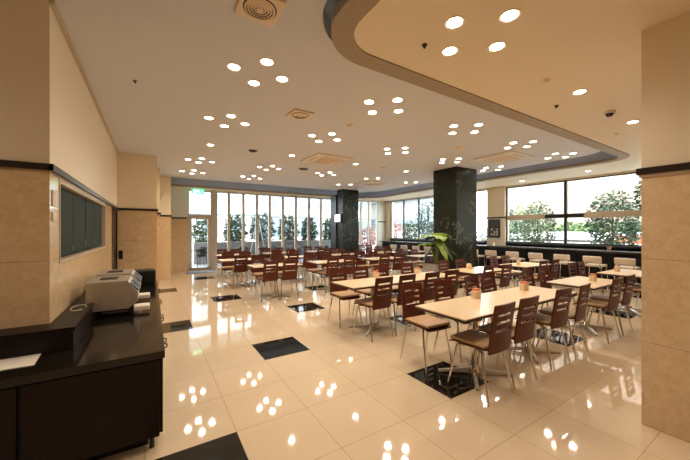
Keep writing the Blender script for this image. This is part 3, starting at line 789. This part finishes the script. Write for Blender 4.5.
MB().lathe([(.055, -.03), (.06, -.02), (.06, 0)], seg=18).build('camera_base', M['ventwhite'], o)
MB().lathe([(.008, -.07), (.03, -.062), (.045, -.03)], seg=18).build('dome', M['black'], o, smooth=True)
# exit sign hung under the soffit before the door
ex, ey = on_y(198, 12.2), 12.2
o = thing('exit_sign', 'green lit exit sign with a white running figure above the glass door', 'sign', (ex, ey, 0))
MB().bbox(-.2, .2, 0, .05, 2.82, 3.0, .006).build('sign_box', M['exitgreen'], o)
m_ = MB(); m_.lathe([(.014, 0), (.014, .012)], seg=10)
fg = MB()
fg.box(-.14, -.05, -.006, -.001, 2.85, 2.97)
fg.add([(x_, -.006, z_) for x_, z_ in ((.0, 2.955), (.015, 2.97), (.03, 2.955), (.015, 2.94))], [(0, 1, 2, 3)])
for a_, b_ in (((.01, 2.935), (.035, 2.9)), ((.035, 2.9), (.015, 2.86)), ((.035, 2.9), (.07, 2.88)), ((.07, 2.88), (.065, 2.85)), ((.012, 2.93), (-.025, 2.91)), ((.015, 2.93), (.05, 2.935))):
    fg.tube([(a_[0], -.004, a_[1]), (b_[0], -.004, b_[1])], .006, 6)
fg.box(.1, .16, -.006, -.001, 2.905, 2.915)
fg.build('pictogram', M['exitwhite'], o)
m_ = MB(); m_.tube([(-.12, .025, 3.0), (-.12, .025, HS)], .006); m_.tube([(.12, .025, 3.0), (.12, .025, HS)], .006); m_.build('hanger', M['chrome'], o)
# door mat
tag(MB().bbox(1.0, 2.0, 11.75, 12.35, .001, .014, .003).build('door_mat', M['mat']), 'grey mat on the floor in front of the glass door', 'mat')
# ------------------------------------------------------------------ outside
g = MB(); g.box(-30, 80, YF + .2, 70, -.2, -.03); g.box(XR + .25, 80, -40, YF + .2, -.2, -.03); struct('ground_outside', g, M['pave'])
lw = MB(); lw.box(1.6, 9.6, 15.2, 15.45, -.03, .95); lw.box(-6, 1.6, 17.2, 17.4, -.03, .9); o = lw.build('garden_wall', M['lowwall']); tag(o, 'low grey wall beyond the far glass carrying the shrubs', 'wall')
def shrub(x, y, z0, h, r, mat, n, label, size=.09, trunk=True, name='shrub', cat='shrub', group=None):
    o = thing(name, label, cat, (x, y, z0), 0, group)
    if trunk:
        m_ = MB(); m_.tube([(0, 0, 0), (.03, .02, h * .5), (-.02, 0, h * .85)], [.04, .03, .015], 7)
        m_.tube([(.02, .01, h * .4), (r * .5, 0, h * .7)], [.02, .01], 6); m_.tube([(.02, .01, h * .4), (-r * .5, .1, h * .72)], [.02, .01], 6); m_.build('trunk', M['bark'], o)
    foliage('foliage', (0, 0, h * .64), (r, r, h * .4), n, size, mat, o)
pots = [(235, 1.35, .6), (262, 1.5, .7), (288, 1.4, .6), (309, 1.3, .5), (329, 1.25, .45), (353, 1.3, .6)]
for k, (u, h_, r_) in enumerate(pots):
    shrub(on_y(u, 16.1), 16.1, -.03, h_ + .95, r_, 'bushleaf' if k % 2 == 0 else 'bushblue', 420, 'green shrub behind the low wall, %s from the left through the far glass' % ORD[k], .12, group='shrubs behind the far glass')
shrub(on_y(203, 16.6), 16.6, -.03, 2.2, .5, 'bushleaf', 300, 'dark shrub seen through the glass door pane', .12)
# trellis poles
o = thing('trellis', 'pale tripod of garden poles beside the second shrub outside', 'trellis', (on_y(258, 14.9), 14.9, -.03))
m_ = MB()
for a in (-.45, .05, .45): m_.tube([(a, 0, 0), (a * .1, .02, 2.1)], .02, 6)
m_.build('poles', M['bwall'], o)
# terrace chairs outside, dark
def make_out():
    o = thing('terrace_chair', 'x', 'chair')
    m_ = MB(); m_.tube([(-.22, .2, .7), (-.26, -.1, .72), (-.15, -.26, .78), (.15, -.26, .78), (.26, -.1, .72), (.22, .2, .7)], .016, 8); m_.build('armrest_loop', M['black'], o, smooth=True)
    def fn(u, v): a = u; return (.24 * math.sin(a), -.04 - .22 * math.cos(a), .46 + .3 * v), Vector((math.sin(a), -math.cos(a), 0))
    MB().sheet(fn, [-1.2 + .24 * k for k in range(11)], [0, .3, .6, 1], lambda i, j: (i + j) % 2 == 0 or j != 1, .012).build('backrest', M['black'], o)
    MB().bbox(-.22, .22, -.22, .22, .43, .46, .01).build('seat', M['black'], o)
    for sx in (-1, 1):
        for sy_ in (-1, 1): m_ = MB(); m_.tube([(sx * .2, sy_ * .18, .7 if sy_ > 0 else .45), (sx * .22, sy_ * .22, 0)], .012, 6); m_.build('leg', M['black'], o)
    return o
oc = make_out(); snap(oc); first = True
for k, (u, yy, a) in enumerate(((199, 14.0, 30), (206, 14.8, 200), (232, 13.5, 60), (244, 14.2, 170), (262, 13.7, 20), (277, 14.1, 240), (294, 13.6, 110), (306, 14.0, 10), (324, 13.6, 80))):
    loc = (on_y(u, yy), yy, -.03); lb = 'dark wire terrace chair outside the far glass, %s from the left' % ['first', 'second', 'third', 'fourth', 'fifth', 'sixth', 'seventh', 'eighth', 'ninth'][k]
    if first: oc.location = loc; oc.rotation_euler = (0, 0, R(a)); oc['label'] = lb; oc['group'] = 'terrace chairs'; first = False
    else: dup(oc, loc, R(a), lb, 'terrace chairs')
cn = MB(); cn.box(-2, XR + .2, YF + .2, 15.0, 3.25, 3.45); o = cn.build('shade_canopy', M['white']); tag(o, 'white flat canopy added to shade the terrace outside the far glass', 'canopy')  # slab added to shade the terrace and the low wall
# buildings beyond the far glass
def building(x0, x1, y, h, label, mat='bwall', nx=6, nz=3, ww=1.1, dz=3.0, wh=1.5, z0=1.0):
    o = thing('building', label, 'building', ((x0 + x1) / 2, y, -.03))
    W = (x1 - x0) / 2; MB().box(-W, W, 0, 4, 0, h).build('wall', M[mat], o)
    for k in range(nz):
        MB().box(-W, W, -.12, 0, z0 + dz * k + wh + .3, z0 + dz * k + wh + .45).build('ledge', M['bline'], o)
        for i in range(nx):
            cx = -W + (i + .5) * 2 * W / nx; zb = z0 + dz * k
            f_ = MB(); f_.box(cx - ww / 2 - .06, cx + ww / 2 + .06, -.06, 0, zb - .06, zb + wh + .06); q = f_.build('window', M['bline'], o)
            g_ = MB(); g_.box(cx - ww / 2, cx - .03, -.07, -.06, zb, zb + wh); g_.box(cx + .03, cx + ww / 2, -.07, -.06, zb, zb + wh); g_.build('glazing', M['bglass'], q)
building(-3, 9, 27, 11, 'white building with grey framed windows beyond the glass door', 'bwall', 6, 3)
building(9.5, 22, 29, 12, 'pale building beyond the middle of the far glass wall', 'bwall', 5, 3, 1.6)
def stone_building():
    o = thing('building', 'pale pink stone building across the street behind the right windows', 'building', (30, 6, -.03))
    MB().box(0, 5, -26, 13, 0, 13).build('wall', M['bstone'], o)
    for k in range(3):
        q = MB().box(-.08, 0, -20 + k * 9.5, -18.2 + k * 9.5, 0.8, 3.2).build('window', M['bline'], o)
        MB().box(-.1, -.08, -19.8 + k * 9.5, -18.4 + k * 9.5, 1.0, 3.0).build('glazing', M['bglass'], q)
stone_building()
def left_building():
    o = thing('building', 'white building with grey balconies seen beside the near black column', 'building', (24, 22, -.03))
    MB().box(0, 5, -1, 22, 0, 12).build('wall', M['bwall'], o)
    for k in range(3): MB().box(-1, 0, -1, 20, 2.2 + k * 2.6, 2.9 + k * 2.6).build('balcony', M['bglass'], o)
left_building()
# street side of the right windows
def st_x(u, X, *a, **k): shrub(X, on_x(u, X), *a, **k)
st_x(613, 12.8, -.03, 2.75, .75, 'bushleaf', 1500, 'large leafy shrub tree outside the right window near the pier', .07, name='shrub_tree', cat='tree')
st_x(538, 13.2, -.03, 2.6, .65, 'bushleaf', 800, 'leafy shrub tree outside the right window left of the mullion', .07, name='shrub_tree', cat='tree')
st_x(509, 14.5, -.03, 2.5, .6, 'bushblue', 500, 'bluish shrub tree beside the pillar outside the right window', .08, name='shrub_tree', cat='tree')
st_x(524, 17.5, -.03, 2.9, .9, 'bushpale', 400, 'pale green shrub farther out behind the right window', .1, name='shrub_tree', cat='tree')
st_x(643, 11.6, 1.6, 1.3, .2, 'bushleaf', 200, 'small hanging bunch of leaves at the edge of the right pier', .06, trunk=False, name='leaf_cluster', cat='plant')
st_x(428, 15.2, -.03, 3.3, .8, 'bushblue', 900, 'tall bluish tree outside left of the near black column', .1, name='shrub_tree', cat='tree')
st_x(410, 12.6, -.03, 2.1, .45, 'bushleaf', 500, 'dark low shrub outside the windows left of the near column', .08)
st_x(396, 12.6, -.03, 2.2, .45, 'bushred', 160, 'reddish shrub outside the corner window', .07)
st_x(487, 15.0, -.03, 1.6, .7, 'bushleaf', 300, 'low shrub outside right of the near black column', .08)
shrub(on_y(367, 14.0), 14.0, -.03, 1.7, .6, 'bushred', 300, 'red shrub outside the last bays of the far glass', .08)
# hedge across the street
o = thing('hedge', 'long clipped green hedge across the street behind the right windows', 'hedge', (22, 0, -.03))
foliage('foliage', (0, -1, 1.2), (.7, 16, .95), 5200, .2, 'bushpale', o)
MB().box(-.3, .3, -15, 14, 0, 1.4).build('core', M['bushleaf'], o)
tag(MB().box(19.8, 20.1, -16, 16, -.03, 1.42).build('street_wall', M['white']), 'long white low wall in front of the hedge across the street', 'wall')
def bench(u, X, label):
    o = thing('bench', label, 'bench', (X, on_x(u, X), -.03), PI / 2)
    for k in range(3): MB().bbox(-.9, .9, -.2 + k * .14, -.08 + k * .14, .62, .66, .006).build('seat_slat', M['bench'], o)
    for k in range(2): MB().bbox(-.9, .9, .24, .27, .8 + k * .18, .92 + k * .18, .006).build('back_slat', M['bench'], o)
    for s in (-1, 1): MB().box(s * .8 - .03, s * .8 + .03, -.2, .27, 0, .62).build('leg', M['darkframe'], o)
bench(514, 17, 'outdoor bench nearest the pillar through the right window'); bench(550, 17.0, 'outdoor bench left of the window mullion'); bench(592, 17, 'outdoor bench right of the window mullion')
def cafe(u, X, label):
    o = thing('cafe_chair', label, 'chair', (X, on_x(u, X), -.03), R(80), 'orange outdoor chairs')
    MB().bbox(-.22, .22, -.22, .22, .8, .84, .01).build('seat', M['cafeorange'], o); MB().bbox(-.22, .22, .2, .23, .98, 1.32, .01).build('backrest', M['cafeorange'], o)
    for sx in (-1, 1):
        for q in (-1, 1): m_ = MB(); m_.tube([(sx * .2, q * .2, .8 if q < 0 else 1.0), (sx * .22, q * .21, 0)], .014, 6); m_.build('leg', M['bwall'], o)
cafe(625, 17, 'orange outdoor chair, left of the two beyond the right window'); cafe(638, 17, 'orange outdoor chair, right of the two beyond the right window')
# ------------------------------------------------------------------ sky, sun, camera
wd = bpy.data.worlds.new('sky'); sc.world = wd; wd.use_nodes = True
bg = wd.node_tree.nodes['Background']; bg.inputs[0].default_value = (.86, .94, 1.0, 1); bg.inputs[1].default_value = 11.0
cd = bpy.data.cameras.new('camera'); cam = bpy.data.objects.new('camera', cd); col.objects.link(cam)
cam.location = (0, 0, HC); cam.rotation_euler = (PI / 2, 0, -AZ)
cd.sensor_width = 36; cd.lens = F / 690 * 36; cd.shift_y = .5 / 690; cd.clip_start = .02; cd.clip_end = 300
sc.camera = cam
vs_ = sc.view_settings; vs_.view_transform = 'Standard'; vs_.look = 'None'; vs_.gamma = 1; vs_.exposure = 0.2; vs_.use_curve_mapping = False
sc.cycles.use_denoising = True
sc.cycles.max_bounces = 8; sc.cycles.diffuse_bounces = 4; sc.cycles.glossy_bounces = 4; sc.cycles.transparent_max_bounces = 12
sc.cycles.sample_clamp_indirect = 6
